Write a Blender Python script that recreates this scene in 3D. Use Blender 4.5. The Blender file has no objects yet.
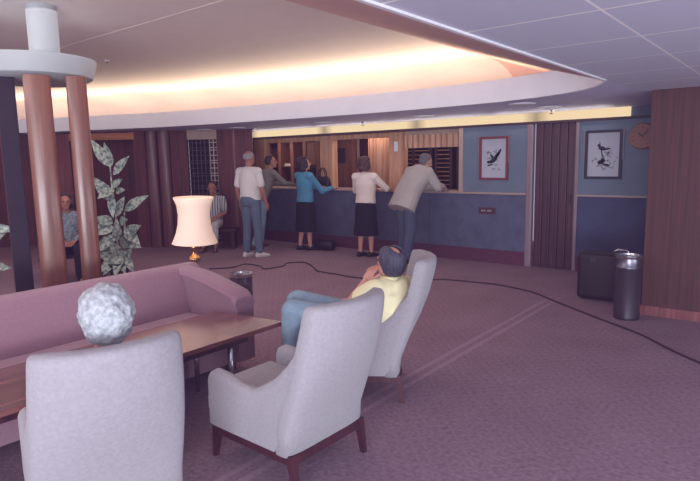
import bpy, bmesh, math, random
from mathutils import Vector, Matrix, Euler
random.seed(7)
V = Vector
scene = bpy.context.scene
COL = scene.collection
PI = math.pi

# ------------------------------------------------------------------ materials
def lin(c):
    return tuple(((x/255)/12.92 if x/255 <= .04045 else (((x/255)+.055)/1.055)**2.4) for x in c)

def base_mat(name, rough=.6, metal=0.0, spec=.5):
    m = bpy.data.materials.new(name); m.use_nodes = True
    nt = m.node_tree; b = nt.nodes['Principled BSDF']
    b.inputs['Roughness'].default_value = rough
    b.inputs['Metallic'].default_value = metal
    b.inputs['Specular IOR Level'].default_value = spec
    return m, nt, b

def ramp(nt, stops):
    r = nt.nodes.new('ShaderNodeValToRGB')
    el = r.color_ramp.elements
    while len(el) < len(stops): el.new(.5)
    for e, (p, c) in zip(el, stops):
        e.position = p; e.color = (*c, 1)
    return r

def coords(nt, scale=(1, 1, 1), kind='Object', rot=(0, 0, 0)):
    tc = nt.nodes.new('ShaderNodeTexCoord'); mp = nt.nodes.new('ShaderNodeMapping')
    mp.inputs['Scale'].default_value = scale; mp.inputs['Rotation'].default_value = rot
    nt.links.new(tc.outputs[kind], mp.inputs['Vector'])
    return mp

def mul(c, k): return tuple(min(1, x*k) for x in c)

def noisy(name, rgb, rough=.7, var=.18, scale=(6, 6, 6), detail=4, bump=0.0, bscale=120, metal=0, spec=.4, sheen=0):
    c = lin(rgb); m, nt, b = base_mat(name, rough, metal, spec)
    mp = coords(nt, scale)
    n = nt.nodes.new('ShaderNodeTexNoise'); n.inputs['Scale'].default_value = 1; n.inputs['Detail'].default_value = detail
    nt.links.new(mp.outputs[0], n.inputs['Vector'])
    r = ramp(nt, [(.3, mul(c, 1-var)), (.7, mul(c, 1+var))])
    nt.links.new(n.outputs['Fac'], r.inputs[0]); nt.links.new(r.outputs[0], b.inputs['Base Color'])
    if bump:
        n2 = nt.nodes.new('ShaderNodeTexNoise'); n2.inputs['Scale'].default_value = bscale
        mp2 = coords(nt); nt.links.new(mp2.outputs[0], n2.inputs['Vector'])
        bp = nt.nodes.new('ShaderNodeBump'); bp.inputs['Strength'].default_value = bump; bp.inputs['Distance'].default_value = .01
        nt.links.new(n2.outputs['Fac'], bp.inputs['Height']); nt.links.new(bp.outputs[0], b.inputs['Normal'])
    if sheen: b.inputs['Sheen Weight'].default_value = sheen
    return m

def wood(name, dark, light, rough=.4, grain=(28, 28, 1.2), coat=0.0):
    a, l = lin(dark), lin(light)
    m, nt, b = base_mat(name, rough)
    mp = coords(nt, grain)
    n = nt.nodes.new('ShaderNodeTexNoise'); n.inputs['Scale'].default_value = 1; n.inputs['Detail'].default_value = 5; n.inputs['Distortion'].default_value = .6
    nt.links.new(mp.outputs[0], n.inputs['Vector'])
    r = ramp(nt, [(.3, a), (.72, l)])
    nt.links.new(n.outputs['Fac'], r.inputs[0]); nt.links.new(r.outputs[0], b.inputs['Base Color'])
    b.inputs['Coat Weight'].default_value = coat; b.inputs['Coat Roughness'].default_value = .15
    return m

def stripes(name, c1, c2, freq, axis=0, width=.5, rough=.8):
    m, nt, b = base_mat(name, rough, 0, .3)
    tc = nt.nodes.new('ShaderNodeTexCoord'); sx = nt.nodes.new('ShaderNodeSeparateXYZ')
    nt.links.new(tc.outputs['Object'], sx.inputs[0])
    f = nt.nodes.new('ShaderNodeMath'); f.operation = 'MULTIPLY'; f.inputs[1].default_value = freq
    nt.links.new(sx.outputs[axis], f.inputs[0])
    fr = nt.nodes.new('ShaderNodeMath'); fr.operation = 'FRACT'; nt.links.new(f.outputs[0], fr.inputs[0])
    r = ramp(nt, [(width-.05, lin(c1)), (width+.05, lin(c2))])
    nt.links.new(fr.outputs[0], r.inputs[0]); nt.links.new(r.outputs[0], b.inputs['Base Color'])
    return m

def glow(name, rgb, strength, var=None):
    m = bpy.data.materials.new(name); m.use_nodes = True; nt = m.node_tree
    for n in list(nt.nodes): nt.nodes.remove(n)
    o = nt.nodes.new('ShaderNodeOutputMaterial'); e = nt.nodes.new('ShaderNodeEmission')
    e.inputs['Color'].default_value = (*lin(rgb), 1); e.inputs['Strength'].default_value = strength
    nt.links.new(e.outputs[0], o.inputs[0])
    if var:
        tc = nt.nodes.new('ShaderNodeTexCoord'); sx = nt.nodes.new('ShaderNodeSeparateXYZ')
        nt.links.new(tc.outputs['Object'], sx.inputs[0])
        a = nt.nodes.new('ShaderNodeMath'); a.operation = 'MULTIPLY_ADD'; a.inputs[1].default_value = 1/var[0]; a.inputs[2].default_value = var[1]
        nt.links.new(sx.outputs[0], a.inputs[0])
        f = nt.nodes.new('ShaderNodeMath'); f.operation = 'FRACT'; nt.links.new(a.outputs[0], f.inputs[0])
        r = ramp(nt, [(0, (.45,)*3), (.1, (1,)*3), (.9, (1,)*3), (1, (.45,)*3)])
        nt.links.new(f.outputs[0], r.inputs[0])
        mm = nt.nodes.new('ShaderNodeMath'); mm.operation = 'MULTIPLY'; mm.inputs[1].default_value = strength
        nt.links.new(r.outputs[0], mm.inputs[0]); nt.links.new(mm.outputs[0], e.inputs['Strength'])
    return m

def carpet_mat():
    m, nt, b = base_mat('carpet', .95, 0, .1)
    mp = coords(nt, (1, 1, 1))
    # small woven lattice
    def wave(rot, sc):
        q = coords(nt, (1, 1, 1), 'Object', (0, 0, rot))
        w = nt.nodes.new('ShaderNodeTexWave'); w.inputs['Scale'].default_value = sc; w.inputs['Distortion'].default_value = .6; w.inputs['Detail'].default_value = 1
        nt.links.new(q.outputs[0], w.inputs['Vector']); return w
    w1, w2 = wave(PI/4, 4.4), wave(-PI/4, 4.4)
    mx = nt.nodes.new('ShaderNodeMath'); mx.operation = 'MAXIMUM'
    nt.links.new(w1.outputs['Fac'], mx.inputs[0]); nt.links.new(w2.outputs['Fac'], mx.inputs[1])
    n = nt.nodes.new('ShaderNodeTexNoise'); n.inputs['Scale'].default_value = 38; n.inputs['Detail'].default_value = 3
    nt.links.new(mp.outputs[0], n.inputs['Vector'])
    n3 = nt.nodes.new('ShaderNodeTexNoise'); n3.inputs['Scale'].default_value = 1.6; n3.inputs['Detail'].default_value = 3
    nt.links.new(mp.outputs[0], n3.inputs['Vector'])
    a1 = nt.nodes.new('ShaderNodeMath'); a1.operation = 'MULTIPLY_ADD'; a1.inputs[1].default_value = .12
    nt.links.new(mx.outputs[0], a1.inputs[0]); nt.links.new(n.outputs['Fac'], a1.inputs[2])
    a2 = nt.nodes.new('ShaderNodeMath'); a2.operation = 'MULTIPLY_ADD'; a2.inputs[1].default_value = .45
    nt.links.new(n3.outputs['Fac'], a2.inputs[0]); nt.links.new(a1.outputs[0], a2.inputs[2])
    r = ramp(nt, [(.5, lin((126, 99, 112))), (1.0, lin((154, 128, 140)))])
    nt.links.new(a2.outputs[0], r.inputs[0])
    # pair of worn pale lines running towards the desk
    sx = nt.nodes.new('ShaderNodeSeparateXYZ'); nt.links.new(mp.outputs[0], sx.inputs[0])
    def line(x0, w):
        s = nt.nodes.new('ShaderNodeMath'); s.operation = 'SUBTRACT'; s.inputs[1].default_value = x0; nt.links.new(sx.outputs[0], s.inputs[0])
        ab = nt.nodes.new('ShaderNodeMath'); ab.operation = 'ABSOLUTE'; nt.links.new(s.outputs[0], ab.inputs[0])
        lt = nt.nodes.new('ShaderNodeMapRange'); lt.inputs['From Min'].default_value = w; lt.inputs['From Max'].default_value = w*.4
        nt.links.new(ab.outputs[0], lt.inputs['Value']); return lt
    l1, l2 = line(-2.225, .03), line(-2.325, .03)
    ad = nt.nodes.new('ShaderNodeMath'); ad.operation = 'ADD'; ad.use_clamp = True
    nt.links.new(l1.outputs[0], ad.inputs[0]); nt.links.new(l2.outputs[0], ad.inputs[1])
    ml = nt.nodes.new('ShaderNodeMath'); ml.operation = 'MULTIPLY'; ml.inputs[1].default_value = .5; nt.links.new(ad.outputs[0], ml.inputs[0])
    # they fade out before the far plinth
    yf = nt.nodes.new('ShaderNodeMapRange'); yf.inputs['From Min'].default_value = 7.0; yf.inputs['From Max'].default_value = 6.3
    nt.links.new(sx.outputs[1], yf.inputs['Value'])
    m2 = nt.nodes.new('ShaderNodeMath'); m2.operation = 'MULTIPLY'; nt.links.new(ml.outputs[0], m2.inputs[0]); nt.links.new(yf.outputs[0], m2.inputs[1])
    mix = nt.nodes.new('ShaderNodeMix'); mix.data_type = 'RGBA'; mix.inputs[7].default_value = (*lin((178, 148, 166)), 1)
    nt.links.new(m2.outputs[0], mix.inputs[0]); nt.links.new(r.outputs[0], mix.inputs[6])
    nt.links.new(mix.outputs[2], b.inputs['Base Color'])
    bp = nt.nodes.new('ShaderNodeBump'); bp.inputs['Strength'].default_value = .35; bp.inputs['Distance'].default_value = .01
    nt.links.new(a1.outputs[0], bp.inputs['Height']); nt.links.new(bp.outputs[0], b.inputs['Normal'])
    return m

def ceiling_tile_mat():
    m, nt, b = base_mat('ceiling_panel_paint', .55)
    tc = nt.nodes.new('ShaderNodeTexCoord'); sx = nt.nodes.new('ShaderNodeSeparateXYZ'); nt.links.new(tc.outputs['Object'], sx.inputs[0])
    def seam(axis, period, off, w):
        a = nt.nodes.new('ShaderNodeMath'); a.operation = 'MULTIPLY_ADD'; a.inputs[1].default_value = 1/period; a.inputs[2].default_value = off
        nt.links.new(sx.outputs[axis], a.inputs[0])
        f = nt.nodes.new('ShaderNodeMath'); f.operation = 'FRACT'; nt.links.new(a.outputs[0], f.inputs[0])
        l = nt.nodes.new('ShaderNodeMath'); l.operation = 'LESS_THAN'; l.inputs[1].default_value = w/period; nt.links.new(f.outputs[0], l.inputs[0]); return l
    s1, s2 = seam(1, .735, -2.72/.735+6, .022), seam(0, 2.4, .78/2.4+3, .014)
    mx = nt.nodes.new('ShaderNodeMath'); mx.operation = 'MAXIMUM'; nt.links.new(s1.outputs[0], mx.inputs[0]); nt.links.new(s2.outputs[0], mx.inputs[1])
    mix = nt.nodes.new('ShaderNodeMix'); mix.data_type = 'RGBA'
    mix.inputs[6].default_value = (*lin((196, 198, 216)), 1); mix.inputs[7].default_value = (*lin((240, 236, 236)), 1)
    nt.links.new(mx.outputs[0], mix.inputs[0]); nt.links.new(mix.outputs[2], b.inputs['Base Color'])
    return m

M = {}
M['carpet'] = carpet_mat()
M['ceiling'] = ceiling_tile_mat()
M['soffit'] = noisy('soffit_paint', (206, 204, 234), .6, .03)
M['upper'] = noisy('upper_ceiling_paint', (228, 216, 214), .7, .02)
M['fascia'] = noisy('fascia_paint', (236, 234, 242), .55, .02)
M['canopy'] = noisy('canopy_paint', (164, 170, 174), .5, .03)
M['pink_side'] = noisy('cove_side_shade', (214, 176, 172), .7, .03)  # weaker light on the sloped ceiling side, put into the colour
M['blue'] = noisy('blue_wall', (106, 118, 138), .75, .06, (4, 4, 4), bump=.05)
M['slate'] = noisy('slate_panel', (86, 90, 116), .7, .16, (5, 5, 5), 6, bump=.05)
M['navy'] = noisy('navy_panel', (66, 72, 104), .7, .12, (5, 5, 5))
M['plinth'] = noisy('plinth_carpet', (92, 52, 72), .9, .1, (30, 30, 30))
M['redwood'] = wood('red_wood', (92, 44, 46), (138, 78, 78), .45)
M['pillarwood'] = wood('pillar_wood', (54, 20, 20), (82, 37, 36), .6, (36, 36, .8))
M['panelwood'] = wood('panel_wood', (64, 20, 30), (108, 42, 46), .62)
M['doorwood'] = wood('door_wood', (52, 24, 40), (84, 44, 60), .4, (40, 40, .6))
M['pilaster'] = wood('pilaster_wood', (84, 40, 50), (124, 78, 84), .35, (20, 20, .8), .1)  # paler than the panels: greyish reflections are put into the colour
M['slatwood'] = wood('slat_wood', (96, 54, 44), (132, 82, 66), .4, (22, 22, 1), .25)
M['officewood'] = wood('office_wood', (172, 122, 98), (216, 168, 138), .5, (14, 14, 1))
M['cabinet'] = wood('cabinet_wood', (112, 68, 58), (150, 100, 84), .5, (14, 14, 1))
M['beam'] = wood('beam_wood', (160, 96, 66), (206, 134, 92), .5, (1, 20, 20))  # orange tone carries the warm light falling on the header
M['tablewood'] = wood('table_wood', (84, 48, 52), (136, 84, 78), .2, (24, 1.4, 24), .5)
M['legwood'] = wood('leg_wood', (46, 20, 28), (76, 36, 40), .4, (20, 20, 2))
M['pale_jamb'] = noisy('pale_jamb', (136, 118, 128), .35, .1, (20, 20, 2))
M['ledge'] = noisy('ledge_edge', (172, 146, 140), .4, .08)
M['darkline'] = noisy('dark_trim', (58, 42, 52), .5, .1)
M['chair'] = noisy('grey_upholstery', (153, 148, 154), .9, .07, (60, 60, 60), 3, .25, 260, sheen=.2)
M['chair_in'] = noisy('grey_seat_upholstery', (150, 144, 148), .9, .07, (60, 60, 60), 3, .25, 260, sheen=.2)
M['sofa'] = noisy('mauve_upholstery', (150, 114, 128), .9, .05, (40, 40, 40), 3, .2, 240, sheen=.2)
M['chrome'] = noisy('steel', (190, 186, 192), .25, .06, metal=1)
M['binsteel'] = noisy('bin_steel', (112, 108, 120), .3, .15, (10, 10, 1), metal=.9)
M['bindark'] = noisy('bin_dark', (44, 40, 52), .4, .1)
M['brass'] = noisy('brass', (206, 164, 116), .22, .08, metal=1)
M['black'] = noisy('black_leather', (26, 22, 30), .45, .2, (20, 20, 20))
M['suit'] = noisy('suitcase_shell', (26, 13, 26), .5, .2, (12, 12, 12))
M['dark'] = noisy('dark_void', (36, 26, 42), .8, .2)
M['maroon'] = noisy('maroon_box', (84, 46, 54), .7, .2, (5, 5, 5))
M['paper'] = noisy('paper', (222, 216, 214), .8, .04)
M['print'] = noisy('print_paper', (178, 178, 192), .7, .03)
M['ink'] = noisy('print_ink', (46, 48, 62), .8, .3, (40, 40, 40))
M['inkpale'] = noisy('print_wash', (136, 140, 150), .8, .15, (40, 40, 40))
M['redframe'] = noisy('red_frame', (120, 54, 62), .4, .1)
M['darkframe'] = noisy('dark_frame', (30, 28, 50), .4, .1)
M['clockwood'] = wood('clock_wood', (128, 78, 66), (172, 116, 92), .4)
M['clockface'] = noisy('clock_face', (150, 104, 94), .5, .06)
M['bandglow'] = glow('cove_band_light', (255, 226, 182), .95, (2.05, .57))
M['dlglow'] = glow('downlight_lens', (214, 206, 216), .55)
M['white'] = noisy('white_enamel', (222, 220, 226), .4, .02)
M['cream'] = noisy('cream_header', (176, 150, 138), .6, .05)
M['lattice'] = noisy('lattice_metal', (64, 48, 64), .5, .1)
M['latticelit'] = noisy('lattice_lit', (190, 170, 170), .5, .1)  # same lattice, painted pale where light comes through it
M['cable'] = noisy('cable_rubber', (52, 30, 44), .6, .1)
M['gold'] = noisy('slat_gold', (170, 122, 84), .45, .12)
M['leafdark'] = None
M['skin'] = noisy('skin', (206, 150, 132), .55, .06, (14, 14, 14))
M['skin_tan'] = noisy('skin_tan', (166, 112, 98), .55, .06, (14, 14, 14))
M['lip'] = noisy('lip', (168, 92, 88), .5, .05)
M['eye'] = noisy('eye_dark', (40, 30, 34), .3, .1)
M['hairdark'] = noisy('hair_dark', (46, 36, 44), .6, .35, (60, 60, 14))
M['hairbrown'] = noisy('hair_brown', (78, 52, 52), .6, .35, (60, 60, 14))
M['hairgrey'] = noisy('hair_grey', (150, 140, 146), .7, .2, (50, 50, 20))
M['hairgreydark'] = noisy('hair_grey_dark', (104, 96, 102), .7, .25, (50, 50, 20))
M['hairsilver'] = noisy('hair_silver', (166, 170, 176), .5, .3, (45, 45, 45), 4, .5, 70)
M['hairpepper'] = noisy('hair_salt_pepper', (62, 62, 78), .6, .4, (60, 60, 30), 5)
M['whiteshirt'] = noisy('white_shirt', (222, 214, 212), .85, .04)
M['yellow'] = noisy('yellow_shirt', (248, 240, 192), .85, .05, (12, 12, 12))
M['olive'] = noisy('olive_jacket', (122, 116, 110), .85, .06)
M['cardigan'] = noisy('blue_cardigan', (78, 138, 172), .9, .08, (14, 14, 14))
M['blouse'] = noisy('cream_blouse', (230, 212, 206), .85, .05)
M['beige'] = noisy('beige_jacket', (176, 166, 162), .85, .06)
M['greyblue'] = noisy('greyblue_trousers', (92, 106, 128), .85, .08)
M['jeans'] = noisy('blue_jeans', (132, 154, 172), .85, .1, (20, 20, 20))
M['slacks'] = noisy('slate_slacks', (76, 84, 108), .85, .08)
M['blackcloth'] = noisy('black_cloth', (24, 20, 32), .85, .15)
M['paletrousers'] = noisy('pale_trousers', (200, 190, 192), .85, .06)
M['stripeshirt'] = stripes('striped_shirt', (196, 190, 194), (96, 108, 118), 22, 0, .55)
M['floral'] = noisy('floral_top', (120, 128, 140), .85, .45, (26, 26, 26), 2)
M['shoeblack'] = noisy('black_shoe', (24, 20, 28), .35, .1)
M['shoewhite'] = noisy('white_shoe', (214, 206, 206), .5, .05)
M['shoebrown'] = noisy('brown_shoe', (84, 54, 56), .5, .1)
M['lavender'] = noisy('lavender_dress', (150, 140, 168), .85, .06)

def shade_mat():
    m, nt, b = base_mat('pleated_shade', .8, 0, .2)
    b.inputs['Base Color'].default_value = (*lin((244, 218, 198)), 1)
    b.inputs['Emission Color'].default_value = (*lin((255, 206, 178)), 1)
    b.inputs['Emission Strength'].default_value = .22
    return m
M['shade'] = shade_mat()

def leaf_mat():
    m, nt, b = base_mat('variegated_leaf', .45)
    n = nt.nodes.new('ShaderNodeTexNoise'); n.inputs['Scale'].default_value = 22; n.inputs['Detail'].default_value = 3
    mp = coords(nt); nt.links.new(mp.outputs[0], n.inputs['Vector'])
    r = ramp(nt, [(.36, lin((78, 98, 100))), (.62, lin((176, 184, 168)))])
    nt.links.new(n.outputs['Fac'], r.inputs[0]); nt.links.new(r.outputs[0], b.inputs['Base Color'])
    return m
M['leaf'] = leaf_mat()

# ------------------------------------------------------------------ mesh helpers
def link(name, bm, mat=None, parent=None, smooth=False, loc=(0, 0, 0), rot=(0, 0, 0), bevel=0, seg=2):
    if bevel:
        bmesh.ops.bevel(bm, geom=[e for e in bm.edges if e.is_manifold and e.calc_face_angle(0) > .5], offset=bevel, segments=seg, affect='EDGES', profile=.6)
    bmesh.ops.recalc_face_normals(bm, faces=bm.faces)
    me = bpy.data.meshes.new(name); bm.to_mesh(me); bm.free()
    for mm in (mat if isinstance(mat, (list, tuple)) else [mat]):
        if mm: me.materials.append(mm)
    if smooth:
        me.polygons.foreach_set('use_smooth', [True]*len(me.polygons))
        if smooth == 'auto': me.set_sharp_from_angle(angle=.7)
    o = bpy.data.objects.new(name, me); COL.objects.link(o)
    o.location = loc; o.rotation_euler = rot
    if parent: o.parent = parent
    return o

def thing(name, label, cat, loc=(0, 0, 0), rotz=0, group=None):
    o = bpy.data.objects.new(name, None); COL.objects.link(o)
    o.empty_display_size = .1
    o.location = loc; o.rotation_euler = (0, 0, rotz); o['label'] = label; o['category'] = cat
    if group: o['group'] = group
    return o

def tag(o, label, cat, group=None):
    o['label'] = label; o['category'] = cat
    if group: o['group'] = group
    return o

def struct(name, bm, mat, bevel=0, smooth=False, parent=None, **k):
    o = link(name, bm, mat, parent, smooth, bevel=bevel, **k)
    if not parent: o['kind'] = 'structure'
    return o

def box(bm, x0, x1, y0, y1, z0, z1, mtx=None):
    r = bmesh.ops.create_cube(bm, size=1)
    vs = r['verts']
    for v in vs:
        v.co = V(((x0+x1)/2+v.co.x*(x1-x0), (y0+y1)/2+v.co.y*(y1-y0), (z0+z1)/2+v.co.z*(z1-z0)))
    if mtx: bmesh.ops.transform(bm, matrix=mtx, verts=vs)
    return vs
def B(*a, mtx=None):
    bm = bmesh.new(); box(bm, *a, mtx=mtx); return bm
def boxes(*lst):
    bm = bmesh.new()
    for a in lst: box(bm, *a)
    return bm

def loft(bm, rings, close=True):
    """rings: lists of Vectors with equal counts; capped at both ends"""
    vr = [[bm.verts.new(p) for p in r] for r in rings]
    n = len(rings[0])
    for a, b in zip(vr[:-1], vr[1:]):
        for i in range(n):
            j = (i+1) % n
            bm.faces.new((a[i], a[j], b[j], b[i]))
    if close:
        bm.faces.new(list(reversed(vr[0]))); bm.faces.new(vr[-1])
    return vr

def frame_of(d, ref=V((0, 0, 1))):
    d = d.normalized()
    if abs(d.dot(ref)) > .95: ref = V((0, 1, 0))
    x = ref.cross(d).normalized(); return x, d.cross(x)

def circle(c, x, y, rx, ry, n=14):
    return [c + x*math.cos(2*PI*i/n)*rx + y*math.sin(2*PI*i/n)*ry for i in range(n)]

def tube(bm, pts, r, n=10):
    pts = [V(p) for p in pts]; rings = []
    x0 = None
    for i, p in enumerate(pts):
        d = (pts[min(i+1, len(pts)-1)]-pts[max(i-1, 0)])
        if x0 is None: x, y = frame_of(d)
        else:
            dn = d.normalized(); x = (x0 - dn*x0.dot(dn)).normalized(); y = dn.cross(x)
        x0 = x
        rr = r[i] if isinstance(r, (list, tuple)) else r
        rings.append(circle(p, x, y, rr, rr, n))
    loft(bm, rings)

def lathe(bm, prof, n=32, c=(0, 0, 0)):
    c = V(c)
    rings = [[c+V((r*math.cos(2*PI*i/n), r*math.sin(2*PI*i/n), z)) for i in range(n)] for r, z in prof]
    loft(bm, rings)

def cap(bm, p0, p1, r0, r1, n=14):
    """rounded cone between two points"""
    p0, p1 = V(p0), V(p1); d = p1-p0; L = d.length
    if L < 1e-6: d = V((0, 0, 1))
    d.normalize(); x, y = frame_of(d); rings = []
    for a in (80, 55, 28): a = math.radians(a); rings.append(circle(p0-d*r0*math.sin(a), x, y, r0*math.cos(a), r0*math.cos(a), n))
    rings.append(circle(p0, x, y, r0, r0, n)); rings.append(circle((p0+p1)/2, x, y, (r0+r1)/2, (r0+r1)/2, n)); rings.append(circle(p1, x, y, r1, r1, n))
    for a in (28, 55, 80): a = math.radians(a); rings.append(circle(p1+d*r1*math.sin(a), x, y, r1*math.cos(a), r1*math.cos(a), n))
    loft(bm, rings)

def ell(bm, c, r, rot=None, u=18, v=12):
    q = bmesh.ops.create_uvsphere(bm, u_segments=u, v_segments=v, radius=1)
    m = Matrix.Translation(V(c)) @ (rot.to_4x4() if rot else Matrix()) @ Matrix.Diagonal((*r, 1))
    bmesh.ops.transform(bm, matrix=m, verts=q['verts'])
    return q['verts']

def remeshed(bm, voxel, smooth_it=3):
    """voxel-union of everything in bm, returned as a fresh bmesh"""
    bmesh.ops.recalc_face_normals(bm, faces=bm.faces)
    me = bpy.data.meshes.new('tmp'); bm.to_mesh(me); bm.free()
    o = bpy.data.objects.new('tmp', me); COL.objects.link(o)
    m = o.modifiers.new('r', 'REMESH'); m.mode = 'VOXEL'; m.voxel_size = voxel
    if smooth_it:
        s = o.modifiers.new('s', 'SMOOTH'); s.iterations = smooth_it; s.factor = .5
    dg = bpy.context.evaluated_depsgraph_get(); dg.update()
    me2 = bpy.data.meshes.new_from_object(o.evaluated_get(dg))
    out = bmesh.new(); out.from_mesh(me2)
    bpy.data.objects.remove(o); bpy.data.meshes.remove(me); bpy.data.meshes.remove(me2)
    return out

# ------------------------------------------------------------------ setting
YW = 8.36; ZC = 2.28; ZU = 3.0; H = 1.6575
struct('floor', B(-17, 4, -5, 11, -.1, 0), M['carpet'])

LIP = [(-15.5, 2.2), (-13.5, 3.9), (-12, 4.72), (-10.45, 5.32), (-8.97, 5.9), (-7.9, 6.1), (-6.93, 6.24), (-6.0, 6.35), (-5.08, 6.42), (-4.3, 6.44), (-3.53, 6.41), (-2.9, 6.34), (-2.4, 6.2), (-2.0, 6.0), (-1.75, 5.8), (-1.56, 5.55), (-1.43, 5.22)]
XR = -1.43; XF = -3.6
def lip_y(x):
    for (a, ya), (b, yb) in zip(LIP[:-1], LIP[1:]):
        if a <= x <= b: return ya+(yb-ya)*(x-a)/(b-a)
    return LIP[-1][1] if x > XR else LIP[0][1]
def slope_z(x): return min(ZU, ZC + (XR-x)/(XR-XF)*(ZU-ZC))
def lip_top(x): return min(2.525, slope_z(x)+.0)

struct('ceiling', B(XR, 4, -5, 11, ZC, ZC+.1), M['ceiling'])
bm = bmesh.new()     # soffit beyond the curved lip
fine = [LIP[0][0]+(XR-LIP[0][0])*i/160 for i in range(161)]
top = []
for x in fine: top.append((bm.verts.new((x, lip_y(x), ZC)), bm.verts.new((x, 11, ZC))))
for a, b in zip(top[:-1], top[1:]): bm.faces.new((a[0], a[1], b[1], b[0]))
struct('ceiling', bm, M['soffit'])
struct('ceiling', B(-17, XR, -5, -1.2, ZC, ZC+.1), M['ceiling'])
bm = bmesh.new()     # lip fascia with a little thickness
rings = []
for x in fine:
    y = lip_y(x); t = max(lip_top(x), ZC+.004)
    rings.append([V((x, y, ZC-.004)), V((x, y-.012, (t+ZC)/2)), V((x, y, t)), V((x, y+.05, t)), V((x, y+.05, ZC-.004))])
loft(bm, rings)
struct('trim_1', bm, M['fascia'], smooth='auto')
bm = bmesh.new()     # raised ceiling
xs = sorted(set([x for x in fine if x < XF] + [XF] + [XF+(XR-XF)*i/40 for i in range(41)]))
grid = []
for x in xs:
    yl = lip_y(x); row = []
    ys = [-1.2+(yl+1.2+1.2)*i/10 for i in range(11)] + [yl+1.2+1.2*math.sin(i/14*PI/2) for i in range(1, 15)]
    for y in ys:
        d = max(0, min(1, (y-(yl+1.2))/1.2))
        z = 2.285 + (ZU-2.285)*math.sqrt(max(0, 1-d*d))
        row.append(bm.verts.new((x, y, min(z, slope_z(x)))))
    grid.append(row)
for a, b, x in zip(grid[:-1], grid[1:], xs):
    for i in range(len(a)-1):
        f = bm.faces.new((a[i], a[i+1], b[i+1], b[i])); f.material_index = 1 if x >= XF-.001 else 0
o = struct('ceiling', bm, [M['upper'], M['pink_side']], smooth='auto')
struct('trim_2', B(XR-.012, XR+.012, -5, 5.24, ZC-.012, ZC+.01), M['white'])
# thin seams of the raised ceiling
for i, y0 in enumerate((3.3,)):
    struct('trim_%d' % (20+i), B(-12, XF, y0, y0+.02, ZU-.003, ZU+.01), M['upper'])

# desk wall
def wall(name, x0, x1, z0, z1, mat, y0=YW, y1=YW+.12): return struct(name, B(x0, x1, y0, y1, z0, z1), mat)
wall('wall_back', -4.38, -3.33, 1.1, 2.13, M['blue'])
wall('wall_back', -2.6, 1.5, 1.1, 2.13, M['blue'])
wall('wall_back', -2.6, 1.5, .215, 1.1, M['navy'])
wall('wall_back', -9.4, 1.5, 2.13, ZC, M['blue'], YW+.05, YW+.12)
wall('baseboard_back', -2.6, 1.5, 0, .215, M['plinth'], YW-.012, YW+.1)
struct('trim_3', B(-2.6, -1.2, YW-.035, YW+.02, 1.08, 1.105), M['ledge'])
struct('trim_4', B(-9.4, -1.3, YW-.03, YW+.06, 2.115, 2.15), M['darkline'])
o = struct('trim_5', B(-9.4, -1.95, YW+.02, YW+.05, 2.15, ZC), M['bandglow'])

# folding door
d = struct('door_1', boxes(*[(-3.21+i*.058, -3.21+i*.058+.054, YW+.01-(.012 if i % 2 else 0), YW+.05, .02, 2.115) for i in range(10)], (-3.22, -2.62, YW+.035, YW+.06, .02, 2.115)), M['doorwood'], bevel=.006)
struct('door_handle', B(-2.7, -2.675, YW-.03, YW+.0, .98, 1.1), M['darkline'], parent=d, bevel=.004)
struct('trim_6', B(-3.335, -3.235, YW-.03, YW+.06, 0, 2.115), M['pale_jamb'], bevel=.02)
struct('trim_7', B(-2.63, -2.585, YW-.02, YW+.06, .0, 2.115), M['pale_jamb'], bevel=.006)

# wood clad wall projection on the right
struct('wall_right', B(-1.31, 1.5, 6.45, YW, .1, ZC), M['pillarwood'])
struct('baseboard_right', B(-1.32, 1.5, 6.435, 6.6, 0, .1), M['redwood'])
struct('wall_side', B(3.9, 4, -5, 8.5, 0, ZC), M['blue'])

# office behind the counter
struct('wall_office', B(-11.2, -4.2, 9.95, 10.05, 0, ZC), M['cabinet'])
struct('wall_office', B(-4.3, -4.2, YW+.12, 10, 0, ZC), M['officewood'])
struct('wall_office', B(-11.2, -11.1, YW, 10, 0, ZC), M['cabinet'])
struct('trim_8', B(-7.55, -7.24, YW+.14, YW+.3, 1.11, 2.115), M['officewood'], bevel=.004)
struct('trim_9', B(-5.92, -5.62, YW+.14, YW+.3, 1.11, 2.115), M['officewood'], bevel=.004)
struct('trim_10', B(-9.45, -9.13, YW+.14, YW+.3, 1.11, 2.115), M['officewood'], bevel=.004)
struct('trim_11', B(-4.45, -4.38, YW-.02, YW+.16, 1.11, 2.115), M['cream'], bevel=.004)
struct('trim_12', B(-9.13, -7.55, YW+.18, YW+.28, 2.03, 2.115), M['officewood'])
struct('trim_13', B(-7.24, -5.92, YW+.18, YW+.28, 2.03, 2.115), M['officewood'])

# dark wood panelled wall on the left
A0 = V((-10.35, 6.2, 0)); B0 = V((-8.65, 7.75, 0)); LW = (B0-A0).length
AW = math.atan2(B0.y-A0.y, B0.x-A0.x)
MW = Matrix.Translation(A0) @ Matrix.Rotation(AW, 4, 'Z')
def wl(t): return t*LW
def wbox(name, t0, t1, y0, y1, z0, z1, mat, bevel=0):
    return struct(name, B(wl(t0), wl(t1), y0, y1, z0, z1), mat, bevel, loc=A0, rot=(0, 0, AW))
wbox('wall_left', .0, .10, .0, .12, 0, ZC, M['panelwood'])
wbox('wall_left', .31, .45, .0, .12, 0, ZC, M['panelwood'])
wbox('wall_left', .70, .84, .0, .12, 0, ZC, M['panelwood'])
wbox('wall_left', .845, 1.0, .0, .12, 0, ZC, M['panelwood'])
wbox('trim_14', .835, .85, -.012, .1, 0, ZC, M['redwood'])
wbox('trim_15', .45, .70, .02, .12, 2.1, ZC, M['cream'])
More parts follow.
